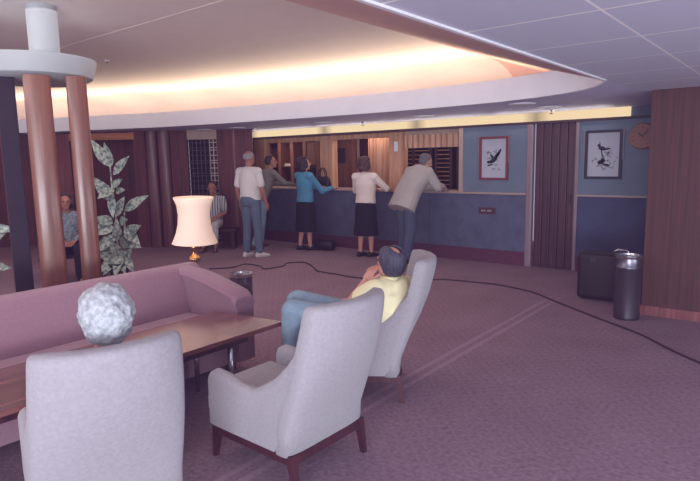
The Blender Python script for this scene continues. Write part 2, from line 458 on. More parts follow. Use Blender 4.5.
for i, (t0, t1) in enumerate(((.105, .20), (.205, .305))):      # two rounded pilasters
    bm = bmesh.new(); w = wl(t1-t0); n = 12
    pr = [V((wl(t0), .1, 0))]+[V((wl(t0)+w*(.5-.5*math.cos(PI*k/n)), -.075*math.sin(PI*k/n), 0)) for k in range(n+1)]+[V((wl(t1), .1, 0))]
    loft(bm, [[p for p in pr], [p+V((0, 0, ZC)) for p in pr]])
    struct('trim_%d' % (16+i), bm, M['pilaster'], smooth='auto', loc=A0, rot=(0, 0, AW))
wbox('wall_left', .42, .72, .5, .55, 0, ZC, M['dark'])
# return to the desk and dark lobby behind the plant
def seg_wall(name, p, q, z0, z1, mat, th=.1, bevel=0):
    p, q = V((*p, 0)), V((*q, 0)); L = (q-p).length; a = math.atan2(q.y-p.y, q.x-p.x)
    return struct(name, B(0, L, 0, th, z0, z1), mat, bevel, loc=p, rot=(0, 0, a))
seg_wall('wall_left', (-8.66, 7.76), (-9.5, 8.5), 0, ZC, M['panelwood'], .06)
seg_wall('wall_lobby', (-15.5, 1.5), (-12.0, 5.9), 0, ZC, M['panelwood'])
seg_wall('wall_lobby', (-12.0, 5.9), (-10.35, 7.2), 0, ZC, M['panelwood'])
seg_wall('trim_18', (-11.35, 5.45), (-10.3, 6.2), 2.12, 2.25, M['beam'])
seg_wall('trim_19', (-11.75, 5.15), (-11.35, 5.45), 0, 2.25, M['redwood'])

# ------------------------------------------------------------------ counter
c = thing('reception_counter', 'long slate-blue reception counter with pale ledge across the far wall', 'counter', (0, YW, 0))
link('front_panel', boxes((-9.4, -5.003, 0, .06, .215, 1.08), (-4.997, -3.335, 0, .06, .215, 1.08)), M['slate'], c)
link('plinth', B(-9.4, -3.335, -.01, .06, 0, .215), M['plinth'], c)
o = link('countertop', boxes((-9.4, -4.38, -.04, .5, 1.08, 1.11), (-4.38, -3.335, -.04, .0, 1.08, 1.11)), M['ledge'], c, bevel=.004)
link('shelf_board', B(-9.3, -4.5, .1, .5, .55, .58), M['cabinet'], c)
s = thing('wall_plaque', 'small dark maroon plaque on the counter front below the red framed picture', 'sign', (-3.96, YW, .82))
link('plate', B(-.14, .14, -.012, 0, -.048, .048), M['maroon'], s, bevel=.004)
link('lettering', boxes((-.095, -.02, -.0135, -.01, -.012, .014), (.01, .075, -.0135, -.01, -.012, .014)), M['inkpale'], s)

# office furniture
t = thing('shelf_unit', 'wide open shelf unit in the left office bay with dark compartments', 'shelves', (0, 9.6, 0))
link('carcass', boxes((-10.4, -8.55, .25, .3, 0, 2.1), (-10.4, -8.55, 0, .3, 2.06, 2.1), (-10.4, -8.55, 0, .3, 1.02, 1.06), (-10.4, -8.55, 0, .3, 1.5, 1.53), (-10.4, -8.55, 0, .3, 0, .05)), M['maroon'], t)
for x in (-10.36, -9.78, -9.38, -8.98, -8.58): link('upright', B(x-.05, x+.05, -.02, .25, 0, 2.1), M['cabinet'], t)
link('door', B(-8.93, -8.63, .0, .03, 1.55, 2.05), M['cabinet'], t)
for (x, n, lab) in ((-9.58, 3, 'white paper stack on the office shelf, wider left one'), (-9.16, 2, 'white paper stack on the office shelf, beside the blue cardigan woman')):
    tag(link('paper_stack', boxes(*[(x-.15+.01*k, x+.13+.012*k, 9.68, 9.88, 1.53+.02*k, 1.548+.02*k) for k in range(n)]), M['paper']), lab, 'papers')
t = thing('tall_cabinet', 'brown wooden tall cabinet seen through the middle office bay', 'cabinet', (-7.85, 9.6, 0))
link('carcass', B(-.42, .26, 0, .34, 0, 2.15), M['cabinet'], t, bevel=.006)
link('door', boxes((-.4, -.075, -.02, 0, .05, 2.1), (-.065, .24, -.02, 0, .05, 2.1)), M['cabinet'], t)
link('notice', B(-.2, .06, -.026, -.02, 1.58, 1.9), M['darkline'], t)
struct('door_2', B(-7.52, -7.06, 9.72, 9.78, 0, 2.1), M['doorwood'], bevel=.006)
struct('trim_23', boxes((-7.57, -7.52, 9.7, 9.8, 0, 2.15), (-7.06, -7.0, 9.7, 9.8, 0, 2.15)), M['cream'])
t = thing('curtain_panel', 'pleated tan curtain panel right of the dark office door', 'curtain', (-6.55, 9.2, 0))
bm = bmesh.new()
pr = [V((-.35+.7*k/40, .02*math.sin(k*1.3), 0)) for k in range(41)]; pr += [p+V((0, .012, 0)) for p in reversed(pr)]
loft(bm, [[p+V((0, 0, 1.0)) for p in pr], [p+V((0, 0, 2.1)) for p in pr]])
link('cloth', bm, M['officewood'], t, 'auto')
link('rail', B(-.4, .4, 0, .03, 2.1, 2.13), M['chrome'], t)
tag(link('wall_switch', B(-5.80, -5.72, YW+.125, YW+.14, 1.78, 1.95), M['white'], bevel=.004), 'small white wall box high on the wooden post left of the bent man', 'switch')
# pelmet and pigeonholes in the right bay
t = thing('pleated_pelmet', 'tan pleated valance over the right office window', 'valance', (0, YW+.2, 0))
bm = bmesh.new()
pr = [V((-5.62+1.17*k/60, .018*math.sin(k*1.1), 0)) for k in range(61)]; pr += [p+V((0, .012, 0)) for p in reversed(pr)]
loft(bm, [[p+V((0, 0, 1.83)) for p in pr], [p+V((0, 0, 2.06)) for p in pr]])
link('cloth', bm, M['officewood'], t, 'auto')
link('rail', B(-5.62, -4.45, -.01, .04, 2.05, 2.12), M['cream'], t)
t = thing('pigeonhole_rack', 'dark rack of letter pigeonholes behind the leaning man', 'rack', (0, 9.0, 0))
link('carcass', boxes((-6.1, -4.4, .25, .28, .8, 2.0), (-6.1, -4.4, 0, .25, .78, .82), (-6.1, -4.4, 0, .25, 1.98, 2.0)), M['dark'], t)
for x in (-6.1, -5.72, -5.36, -5.25, -4.95, -4.82, -4.42): link('divider', B(x-.025, x+.025, -.01, .25, .8, 2.0), M['darkline'], t)
for xa, xb in ((-6.08, -5.74), (-5.7, -5.38), (-5.23, -4.97), (-4.8, -4.44)):
    link('shelf_set', boxes(*[(xa, xb, 0, .25, .88+.075*k, .893+.075*k) for k in range(15)]), M['gold'], t)

# lattice screen in the left panelling
t = thing('lattice_screen', 'dark square-pattern lattice screen between the wooden panels', 'screen', A0, AW)
x0, x1 = wl(.452), wl(.698); xm = x0+(x1-x0)*.72
def lat(xa, xb, mat):
    bm = bmesh.new(); n = max(2, round((xb-xa)/.075))
    for k in range(n+1): xx = xa+(xb-xa)*k/n; box(bm, xx-.008, xx+.008, .05, .07, .0, 2.1)
    zz = .04; k = 0
    while zz < 2.1:
        box(bm, xa, xb, .052, .068, zz-.008, zz+.008); zz += .05 if k % 3 == 1 else .1; k += 1
    return link('grille', bm, mat, t)
lat(x0, xm, M['lattice']); lat(xm+.01, x1, M['latticelit'])
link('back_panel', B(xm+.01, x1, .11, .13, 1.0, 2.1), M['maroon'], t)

# ------------------------------------------------------------------ pictures and clock
def picture(x0, x1, z0, z1, fm, label, kind):
    cx, cz = (x0+x1)/2, (z0+z1)/2; w, h = (x1-x0)/2, (z1-z0)/2; f = .035
    t = thing('framed_print', label, 'picture', (cx, YW, cz), 0, 'framed bird prints')
    link('frame', boxes((-w, -w+f, -.035, 0, -h, h), (w-f, w, -.035, 0, -h, h), (-w+f, w-f, -.035, 0, -h, -h+f), (-w+f, w-f, -.035, 0, h-f, h)), fm, t)
    [link('edge_reflection', B(a, a+.02, -.02, 0, -h*.2, h+.01), M['pale_jamb'], t) for a in (-w-.02, w)]  # pale strips painting the reflection along both frame sides
    pr = link('print', B(-w+f, w-f, -.012, 0, -h+f, h-f), M['print'], t)
    def blob(bm, x, z, rx, rz, a=0, y=-.0135):
        n = 14; ca, sa = math.cos(a), math.sin(a)
        vs = [bm.verts.new((x+rx*math.cos(2*PI*i/n)*ca-rz*math.sin(2*PI*i/n)*sa, y, z+rx*math.cos(2*PI*i/n)*sa+rz*math.sin(2*PI*i/n)*ca)) for i in range(n)]
        bm.faces.new(vs)
    wash, bird = bmesh.new(), bmesh.new(); rnd = random.Random(kind)
    if kind == 1:      # bird with raised wing among foliage
        for _ in range(26): blob(wash, rnd.uniform(-.11, .1), rnd.uniform(-.17, .14), rnd.uniform(.012, .03), rnd.uniform(.006, .014), rnd.uniform(0, 3))
        blob(bird, -.01, -.03, .075, .032, .55); blob(bird, .075, .07, .085, .022, 1.05); blob(bird, .05, .05, .06, .02, .7)
        blob(bird, -.085, -.055, .028, .024); blob(bird, -.03, .03, .05, .016, 2.2); blob(bird, -.06, -.1, .05, .012, .2)
    else:              # perched bird above a bush
        for _ in range(44): blob(wash, rnd.gauss(.0, .06), rnd.gauss(-.09, .06), rnd.uniform(.012, .03), rnd.uniform(.006, .014), rnd.uniform(0, 3))
        for _ in range(8): blob(wash, .05+rnd.gauss(.03, .02), rnd.uniform(-.02, .14), .018, .005, rnd.uniform(0, 3))
        blob(bird, -.02, .085, .05, .028, -.3); blob(bird, -.06, .125, .022, .02); blob(bird, .045, .075, .05, .011, .15); blob(bird, -.05, .155, .006, .02, .2)
        blob(bird, -.03, -.09, .045, .02, .4); blob(bird, .04, -.14, .05, .016, -.2); blob(bird, -.02, .02, .008, .07, .15)
    link('foliage_drawing', wash, M['inkpale'], pr); link('bird_drawing', bird, M['ink'], pr)
picture(-4.09, -3.62, 1.3, 1.96, M['redframe'], 'framed bird print in a red frame, left of the folding door', 1)
picture(-2.5, -2.02, 1.325, 1.985, M['darkframe'], 'framed bird print in a dark frame, right of the folding door', 2)
t = thing('wall_clock', 'round wooden wall clock beside the dark framed print', 'clock', (-1.78, YW, 1.885))
rx90 = (PI/2, 0, 0)
bm = bmesh.new(); lathe(bm, [(.165, 0), (.172, .02), (.155, .045), (.14, .045), (.138, .03)], 40); link('rim', bm, M['clockwood'], t, 'auto', rot=rx90)
bm = bmesh.new(); lathe(bm, [(.138, 0), (.138, .032)], 40); link('face', bm, M['clockface'], t, rot=rx90)
link('hour_hand', B(-.008, .008, -.038, -.034, -.01, .07, mtx=Matrix.Rotation(-.9, 4, 'Y')), M['darkline'], t)
link('minute_hand', B(-.006, .006, -.042, -.038, -.01, .105, mtx=Matrix.Rotation(.7, 4, 'Y')), M['darkline'], t)
for k in range(12): link('hour_mark', B(.115*math.sin(k*PI/6)-.006, .115*math.sin(k*PI/6)+.006, -.035, -.031, .115*math.cos(k*PI/6)-.006, .115*math.cos(k*PI/6)+.006), M['darkline'], t)

# downlights and sprinklers
def downlight(x, y, label):
    t = thing('downlight', label, 'ceiling light', (x, y, ZC), 0, 'round downlights in the soffit')
    bm = bmesh.new(); lathe(bm, [(.1, 0), (.155, -.003), (.15, -.018), (.1, -.012)], 28); link('trim_ring', bm, M['white'], t, True)
    bm = bmesh.new(); lathe(bm, [(.1, -.004), (.1, -.010)], 24); link('lens', bm, M['dlglow'], t)
downlight(-4.58, 7.48, 'round white downlight in the soffit above the leaning man')
downlight(-6.42, 7.33, 'round white downlight above the woman in the blue cardigan')
downlight(-9.22, 7.05, 'round white downlight above the lattice screen')
downlight(-8.38, 7.15, 'round white downlight above the man in the white shirt')
downlight(-2.78, 6.78, 'round white downlight near the soffit lip, left one by the door')
downlight(-2.72, 7.5, 'round white downlight right above the folding door')
def sprinkler(x, y, label):
    t = thing('sprinkler_head', label, 'sprinkler', (x, y, ZC), 0, 'sprinkler heads')
    bm = bmesh.new(); lathe(bm, [(.035, .006), (.03, -.012), (.012, -.016), (.012, -.05)], 16); link('body', bm, M['chrome'], t, 'auto')
    bm = bmesh.new(); lathe(bm, [(.03, -.05), (.03, -.056)], 16); link('deflector', bm, M['darkline'], t)
sprinkler(-2.9, 8.1, 'small sprinkler head in the soffit above the folding door')
sprinkler(-6.03, 7.9, 'small sprinkler head above the woman in the cream blouse')
sprinkler(-8.45, 7.6, 'small sprinkler head at the left end of the lit band')
t = thing('smoke_detector', 'small round detector on the raised ceiling right of the white column', 'detector', (-7.3, 4.09, ZU))
bm = bmesh.new(); lathe(bm, [(.04, .004), (.036, -.012), (.022, -.026)], 20); link('housing', bm, M['white'], t, 'auto')
bm = bmesh.new(); lathe(bm, [(.02, -.025), (.013, -.036)], 16); link('sensor', bm, M['darkline'], t)

# ------------------------------------------------------------------ column screen on the left
CX, CY = -5.07, 2.245
ca = math.atan2(-CY, -CX)          # towards the camera
t = thing('column_screen', 'wooden slat column screen with curved white canopy behind the sofa', 'column', (CX, CY, 0), ca-PI/2+PI)
# local: -y faces the viewer, x to the right
def slat(x0, x1, y, parent):
    bm = bmesh.new(); n = 10; w = x1-x0
    pr = [V((x0, y+.05, 0))]+[V((x0+w*(.5-.5*math.cos(PI*k/n)), y-.03*math.sin(PI*k/n), 0)) for k in range(n+1)]+[V((x1, y+.05, 0))]
    loft(bm, [list(pr), [p+V((0, 0, 2.40)) for p in pr]])
    return link('slat', bm, M['slatwood'], parent, 'auto')
slat(-.135, .07, 0, t); slat(.185, .345, .0, t)
link('back_slat', B(-.34, -.2, .15, .19, 0, 2.40), M['dark'], t, bevel=.008)
link('cross_rail', B(-.3, .34, .06, .09, 0, .3), M['slatwood'], t)
bm = bmesh.new()
R = .62; n = 28
def disc(r, z, cy=.42): return [V((r*math.cos(2*PI*k/n)-.04, cy+r*math.sin(2*PI*k/n), z)) for k in range(n)]
loft(bm, [disc(.42, 2.395), disc(.47, 2.425), disc(.51, 2.56), disc(.51, 2.58), disc(.36, 2.585)])
link('canopy', bm, M['canopy'], t, 'auto')
bm = bmesh.new(); lathe(bm, [(.12, 2.58), (.12, ZU)], 28, (.05, .2, 0)); link('column_shaft', bm, M['canopy'], t, 'auto')
link('back_post', B(-.36, -.28, .42, .5, 0, 2.36), M['panelwood'], t)

# ------------------------------------------------------------------ sofa
t = thing('sofa', 'mauve upholstered sofa with long back and sloping right arm', 'sofa')
def slab_profile(bm, prof, y0, y1, axis='y'):
    pts0 = [V((x, y0, z)) for x, z in prof]; pts1 = [V((x, y1, z)) for x, z in prof]
    loft(bm, [pts0, pts1])
bm = bmesh.new(); slab_profile(bm, [(-4.24, .1), (-4.3, .75), (-4.25, .79), (-4.17, .79), (-4.11, .75), (-4.0, .42), (-4.0, .1)], -.2, 3.02)
link('backrest', bm, M['sofa'], t, 'auto', bevel=.02, seg=3)
link('base', B(-4.1, -3.5, -.2, 2.95, .07, .27), M['sofa'], t, bevel=.02)
link('seat_cushion', B(-4.02, -3.46, -.2, 2.82, .27, .42), M['sofa'], t, 'auto', bevel=.04, seg=4)
bm = bmesh.new()        # arm: slopes from the back corner down to a rolled front
rings = []
for x, zt in ((-4.2, .785), (-4.0, .775), (-3.8, .745), (-3.6, .70), (-3.46, .665), (-3.40, .61)):
    rings.append([V((x, y, z)) for y, z in ((2.82, .1), (2.82, zt-.09), (2.80, zt-.05), (2.815, zt-.015), (2.86, zt), (2.93, zt), (2.985, zt-.02), (3.0, zt-.06), (2.98, zt-.1), (2.98, .1))])
loft(bm, rings); link('arm', bm, M['sofa'], t, 'auto', bevel=.012)
for x, y in ((-3.55, 2.85), (-4.15, 2.85), (-3.55, 0.0), (-4.15, 0.0)): link('leg', B(x-.03, x+.03, y-.03, y+.03, 0, .1), M['legwood'], t)

# ------------------------------------------------------------------ coffee table
t = thing('coffee_table', 'long dark glossy wooden coffee table in front of the mauve sofa', 'table')
bm = bmesh.new()
TX0, TX1, TY0, TY1, TZ = -3.54, -2.90, .15, 2.82, .515
rings = []
for z, i in ((TZ-.045, .035), (TZ-.03, .006), (TZ-.004, 0), (TZ, .004)):
    rings.append([V((TX0+i, TY0+i, z)), V((TX1-i, TY0+i, z)), V((TX1-i, TY1-i, z)), V((TX0+i, TY1-.1-i, z))])
loft(bm, rings); link('tabletop', bm, M['tablewood'], t)
link('apron', B(TX0+.1, TX1-.1, TY0+.15, TY1-.25, TZ-.1, TZ-.045), M['legwood'], t)
link('drawer_knob', B(TX1-.1, TX1-.08, 1.78, 1.8, TZ-.085, TZ-.07), M['brass'], t)
for x, y in ((TX0+.14, TY0+.25), (TX1-.16, TY0+.25), (TX0+.14, TY1-.4), (TX1-.16, TY1-.36)):
    bm = bmesh.new(); tube(bm, [(x, y, TZ-.06), (x, y, .0)], [.022, .016], 14); link('leg', bm, M['chrome'], t, True)

# ------------------------------------------------------------------ lounge chairs
def sup(cx, cy, a, b, n=24, p=3.2, bow=0):
    out = []
    for k in range(n):
        th = 2*PI*k/n; c, s = math.cos(th), math.sin(th)
        x = a*abs(c)**(2/p)*(1 if c >= 0 else -1); y = b*abs(s)**(2/p)*(1 if s >= 0 else -1)
        out.append((cx+x, cy+y+bow*(x/a)**2))
    return out
def make_chair(label, loc, rotz):
    """faces +y locally"""
    t = thing('lounge_chair', label, 'armchair', loc, rotz, 'grey high-backed lounge chairs')
    bm = bmesh.new(); rings = []
    for z, yc, w, th, bow in ((.19, -.265, .30, .065, 0), (.30, -.275, .302, .072, .01), (.45, -.335, .302, .074, .02), (.6, -.42, .298, .07, .05), (.75, -.49, .291, .064, .075), (.87, -.527, .284, .06, .085), (.935, -.54, .28, .057, .085), (.962, -.545, .275, .052, .085), (.976, -.548, .264, .042, .085), (.983, -.55, .235, .025, .07)):
        rings.append([V((x, y, z)) for x, y in sup(0, yc, w, th, 36, 4.5, bow)])
    loft(bm, rings); link('backrest', bm, M['chair'], t, True)
    for s in (-1, 1):        # arms: low rounded front sweeping up into the back
        bm = bmesh.new(); rings = []
        for y, zt, w in ((.32, .455, .024), (.31, .495, .036), (.265, .52, .042), (.17, .515, .042), (.05, .485, .042), (-.06, .485, .042), (-.14, .53, .042), (-.22, .58, .042), (-.31, .665, .04), (-.37, .74, .034)):
            x = s*.259; zb = .2 if y > -.26 else .2+(-.26-y)*2.6
            rings.append([V((x-w, y, zb)), V((x-w, y, zt-.04)), V((x-w*.75, y, zt-.014)), V((x-w*.3, y, zt)), V((x+w*.3, y, zt)), V((x+w*.75, y, zt-.014)), V((x+w, y, zt-.04)), V((x+w, y, zb))])
        loft(bm, rings); link('arm', bm, M['chair'], t, 'auto')
    bm = bmesh.new(); rings = []
    for y, zt, zb in ((-.3, .39, .2), (.2, .41, .2), (.34, .415, .2), (.385, .39, .22), (.40, .34, .25)):
        rings.append([V((-.235, y, zb)), V((-.235, y, zt-.03)), V((-.2, y, zt)), V((.2, y, zt)), V((.235, y, zt-.03)), V((.235, y, zb))])
    loft(bm, rings); link('seat_cushion', bm, M['chair_in'], t, 'auto', bevel=.008)
    link('base_frame', boxes((-.29, .29, .255, .3, .15, .2), (-.29, .29, -.335, -.29, .15, .2), (-.29, -.25, -.29, .255, .15, .2), (.25, .29, -.29, .255, .15, .2)), M['legwood'], t)
    for sx in (-1, 1):
        for sy, y in ((1, .275), (-1, -.312)):
            bm = bmesh.new(); x = sx*.268
            loft(bm, [[V((x+dx*.022, y+dy*.022, .2)) for dx, dy in ((-1, -1), (1, -1), (1, 1), (-1, 1))], [V((x+sx*.004+dx*.014, y+sy*.03+dy*.014, 0)) for dx, dy in ((-1, -1), (1, -1), (1, 1), (-1, 1))]])
            link('leg', bm, M['legwood'], t)
    return t
def dup(src, label, loc, rotz):
    r = src.copy(); COL.objects.link(r); r.location = loc; r.rotation_euler = (0, 0, rotz); r['label'] = label
    for ch in list(src.children):
        q = ch.copy(); COL.objects.link(q); q.parent = r
    return r
CH2 = V((-2.245, 2.18, 0)); CH1 = V((-2.515, 1.222, 0)); CH3 = V((-2.524, 3.158, 0))
chair = make_chair('empty grey high-backed lounge chair in the middle of the three', CH2, math.radians(89))
dup(chair, 'grey high-backed lounge chair holding the silver-haired person', CH1, math.radians(72))
dup(chair, 'grey high-backed lounge chair holding the man in the yellow shirt', CH3, math.radians(125))

# ------------------------------------------------------------------ lamp, bins, suitcase, bags, cables
t = thing('standing_lamp', 'lit lamp with cream bell shade and brass stem behind the sofa corner', 'lamp', (-4.575, 3.30, 0))
bm = bmesh.new(); rings = []
N = 72
for z, r in ((.90, .212), (.925, .2), (1.0, .17), (1.08, .152), (1.17, .146), (1.26, .157), (1.33, .186), (1.335, .18), (1.26, .15), (1.17, .14), (1.08, .146), (1.0, .164), (.925, .194), (.90, .206)):
    rings.append([V((r*(1+.008*(k % 2))*math.cos(2*PI*k/N), r*(1+.008*(k % 2))*math.sin(2*PI*k/N), z)) for k in range(N)])
loft(bm, rings, False); link('lamp_shade', bm, M['shade'], t, True, rot=(0, .03, 0))
bm = bmesh.new(); lathe(bm, [(.014, .5), (.014, .62), (.03, .63), (.03, .65), (.016, .66), (.022, .70), (.055, .725), (.06, .745), (.05, .765), (.022, .785), (.016, .81), (.022, .83), (.035, .85), (.03, .875), (.014, .89), (.012, 1.1)], 24); link('stem', bm, M['brass'], t, True)
bm = bmesh.new(); lathe(bm, [(.15, 0), (.15, .02), (.03, .05), (.014, .09), (.014, .52)], 28); link('foot', bm, M['brass'], t, 'auto')
bm = bmesh.new(); ell(bm, (0, 0, 1.14), (.035, .035, .05)); link('bulb', bm, M['white'], t, True)

def ash_bin(label, loc, h, r):
    t = thing('ash_bin', label, 'bin', loc, 0, 'cylindrical steel ash bins')
    bm = bmesh.new(); lathe(bm, [(r*.94, 0), (r*.94, .03), (r, .035), (r, h*.8), (r*1.02, h*.8+.004), (r*1.02, h*.82), (r, h*.825), (r, h-.02)], 36); link('body', bm, M['binsteel'], t, 'auto')
    bm = bmesh.new(); lathe(bm, [(r*1.0, h-.03), (r*1.04, h-.02), (r*1.04, h), (r*.8, h), (r*.72, h-.05)], 36); link('lid', bm, M['chrome'], t, 'auto')
    bm = bmesh.new(); lathe(bm, [(r*.95, .0), (r*.97, .02)], 30); link('foot_ring', bm, M['bindark'], t)
    bm = bmesh.new(); lathe(bm, [(r*.7, h-.055), (r*.73, h-.045)], 30); link('ash_tray', bm, M['bindark'], t)
ash_bin('tall cylindrical steel bin beside the dark suitcase', (-1.395, 6.21, 0), .655, .125)
ash_bin('short cylindrical steel bin behind the right sofa arm', (-4.5, 3.8, 0), .53, .115)

t = thing('suitcase', 'large dark suitcase standing behind the steel bin', 'suitcase', (-1.70, 6.88, 0), math.radians(3))
link('shell', B(-.37, .37, -.12, .12, .015, .55), M['suit'], t, 'auto', bevel=.05, seg=4)
link('edge_band', boxes((-.372, .372, -.012, .012, .06, .5), (-.32, .32, -.012, .012, .012, .554)), M['black'], t)
bm = bmesh.new(); tube(bm, [(.0, 0, .545), (.01, 0, .575), (.04, 0, .59), (.12, 0, .59), (.15, 0, .575), (.16, 0, .545)], .013); link('handle', bm, M['chrome'], t, True)
for x in (-.2, .28): link('latch', B(x-.03, x+.03, -.125, -.115, .44, .5), M['bindark'], t, bevel=.003)
for x in (-.3, .3): link('corner_stud', B(x-.02, x+.02, -.1, .1, 0, .02), M['black'], t)

t = thing('handbag', 'black handbag with tall handles standing on the counter', 'handbag', (-7.42, YW+.05, 1.11), .1)
bm = bmesh.new(); rings = []
for z, a, b in ((0, .16, .06), (.02, .175, .07), (.12, .17, .065), (.2, .15, .045), (.225, .13, .02)): rings.append([V((x, y, z)) for x, y in sup(0, 0, a, b, 20, 3)])
loft(bm, rings); link('body', bm, M['black'], t, True)
for s in (-1, 1):
    bm = bmesh.new(); tube(bm, [(-.085, s*.03, .2), (-.07, s*.03, .32), (-.03, s*.02, .39), (.03, s*.02, .39), (.07, s*.03, .32), (.085, s*.03, .2)], .008); link('handle', bm, M['black'], t, True)
t = thing('holdall', 'black holdall on the carpet by the blue cardigan woman', 'bag', (-6.98, 7.93, 0), .15)
bm = bmesh.new(); rings = []
for x, a, b in ((-.2, .06, .06), (-.17, .1, .085), (0, .11, .095), (.17, .1, .085), (.2, .06, .06)): rings.append([V((x, y, z+.1)) for y, z in sup(0, 0, a, b, 20, 3)])
loft(bm, rings); link('body', bm, M['black'], t, True)
bm = bmesh.new(); tube(bm, [(-.09, -.06, .17), (-.07, -.09, .21), (.07, -.09, .21), (.09, -.06, .17)], .009); link('handle', bm, M['black'], t, True)

def cable(pts, label):
    pts = [V((x, y, .009)) for x, y in pts]; sm = []
    for i in range(len(pts)-1):
        p0, p1, p2, p3 = pts[max(i-1, 0)], pts[i], pts[i+1], pts[min(i+2, len(pts)-1)]
        for k in range(8):
            u = k/8; sm.append(.5*((2*p1)+(p2-p0)*u+(2*p0-5*p1+4*p2-p3)*u*u+(3*p1-p0-3*p2+p3)*u**3))
    sm.append(pts[-1]); bm = bmesh.new(); tube(bm, sm, .0095, 8)
    tag(link('floor_cable', bm, M['cable'], None, True), label, 'cable')
cable([(-3.6, 5.9), (-3.95, 6.5), (-3.89, 6.78), (-3.45, 6.87), (-3.09, 6.9), (-2.6, 6.75), (-2.28, 6.51), (-1.9, 6.22), (-1.58, 5.98), (-1.15, 5.67), (-.78, 5.29), (-.3, 4.9)], 'long dark cable curving over the open carpet towards the suitcase')
cable([(-7.25, 5.5), (-7.04, 5.78), (-7.1, 6.1), (-6.75, 6.1), (-6.52, 5.98), (-6.45, 6.3), (-6.58, 6.55), (-6.35, 6.72), (-5.9, 6.45), (-5.7, 6.3), (-5.3, 6.27), (-4.95, 6.24), (-4.4, 6.35)], 'dark cable winding on the carpet behind the steel bin')

# ------------------------------------------------------------------ plants
def leaf(bm, base, d, L, W, droop=.3, up=V((.6, -.72, .45))):
    d = d.normalized(); side = d.cross(up)
    if side.length < .1: side = V((1, 0, 0))
    side.normalize(); nrm = side.cross(d); n = 8; rows = []
    for i in range(n+1):
        u = i/n; w = W*math.sin(PI*min(1, u**.8))*(1-.25*u)
        c = base + d*L*u - V((0, 0, droop*L*u*u))
        rows.append([bm.verts.new(c-side*w+nrm*w*.25), bm.verts.new(c), bm.verts.new(c+side*w+nrm*w*.25)])
    for a, b in zip(rows[:-1], rows[1:]):
        for k in range(2): bm.faces.new((a[k], a[k+1], b[k+1], b[k]))
def plant(loc, label, leaves, stems, pot=True):
    t = thing('potted_plant', label, 'plant', loc)
    if pot:
        bm = bmesh.new(); lathe(bm, [(.10, 0), (.125, .02), (.145, .2), (.155, .22), (.14, .22), (.13, .19)], 28); link('pot', bm, M['bindark'], t, 'auto')
        bm = bmesh.new(); lathe(bm, [(.132, .16), (.132, .195)], 24); link('soil', bm, M['legwood'], t)
    for pts in stems:
        bm = bmesh.new(); tube(bm, pts, [.016-.008*i/len(pts) for i in range(len(pts))], 8); link('stem', bm, M['leaf'], t, True)
    for (p, d, L, W, dr) in leaves:
        bm = bmesh.new(); leaf(bm, V(p), V(d), L, W, dr); link('leaf', bm, M['leaf'], t, True)
    return t
# image-right on the plant is +x*.78+.62*y; local vectors given as (right, height)
def rp(r, z, dep=0): return V((.78*r-.62*dep, .62*r+.77*dep, z))
lv = []
def add(r, z, dr, dz, L, W, droop=.15, dep=-.25): lv.append((rp(r, z), rp(dr, dz, dep), L, W, droop))
add(-.02, 1.62, -.45, .9, .46, .085, 0); add(.02, 1.5, .75, .75, .42, .08, .05); add(0, 1.62, -.12, 1, .36, .075, 0)
add(.0, 1.32, .5, .45, .26, .07); add(.02, 1.3, -.2, -.1, .28, .085); add(.0, 1.12, -.55, .85, .46, .10, 0); add(.04, 1.25, .5, .2, .2, .06)
add(.14, .98, .9, .55, .5, .09, .05); add(.02, .9, .45, .9, .42, .075); add(-.03, 1.2, .1, -.6, .3, .07)
add(.12, .62, .75, .5, .36, .10, .1); add(.12, .72, .6, -.45, .34, .09, .1); add(-.02, .72, -.65, .1, .4, .11, .25); add(0, .62, -.6, -.35, .38, .1, .2)
add(.02, .5, .1, .9, .42, .085, 0); add(-.05, .42, -.65, -.1, .36, .085, .25); add(.08, .42, .3, .7, .34, .08); add(.05, .3, -.2, .6, .36, .085)
add(.1, .25, .35, .55, .3, .075); add(-.02, .24, -.4, .35, .34, .08); add(.04, .28, 0, -.1, .3, .085, .4); add(.1, .3, .3, -.2, .26, .07, .4); add(-.06, .3, -.3, -.2, .26, .07, .4)
add(-.04, .8, -.4, .3, .3, .085, .2); add(.06, .8, .3, .2, .26, .08, .2)
add(.0, .3, .55, -.55, .3, .08, .2, -.6); add(-.02, .3, -.5, -.6, .3, .08, .2, -.6); add(.03, .34, .05, -.8, .32, .09, .1, -.7); add(.1, .5, .9, .1, .3, .08, .3, -.2); add(-.08, .5, -.9, .0, .3, .08, .3, -.2); add(.0, .55, .3, .3, .3, .085, .2, -.5)
plant((-7.88, 4.36, 0), 'tall dumb cane plant with pale mottled leaves right of the wooden column', lv,
      [[rp(0, .22), rp(.02, .7), rp(-.01, 1.2), rp(-.02, 1.65)], [rp(.06, .22), rp(.12, .6), rp(.14, 1.0)], [rp(-.05, .22), rp(-.05, .5), rp(-.03, .75)]])
lv = []
for r, z, dr, dz, L in ((0, 1.0, .9, .12, .42), (0, .95, -.8, .3, .4), (0, .8, .6, .5, .36), (0, .7, -.5, .6, .35), (0, .6, .7, .1, .3), (0, .5, -.7, .1, .3), (0, .85, .1, .9, .35)): add(r, z, dr, dz, L, .06, .15, -.1)
plant((-6.72, 2.25, 0), 'dark leafy plant half hidden at the far left behind the wooden column', lv, [[rp(0, .22), rp(0, .6), rp(0, 1.0)]])

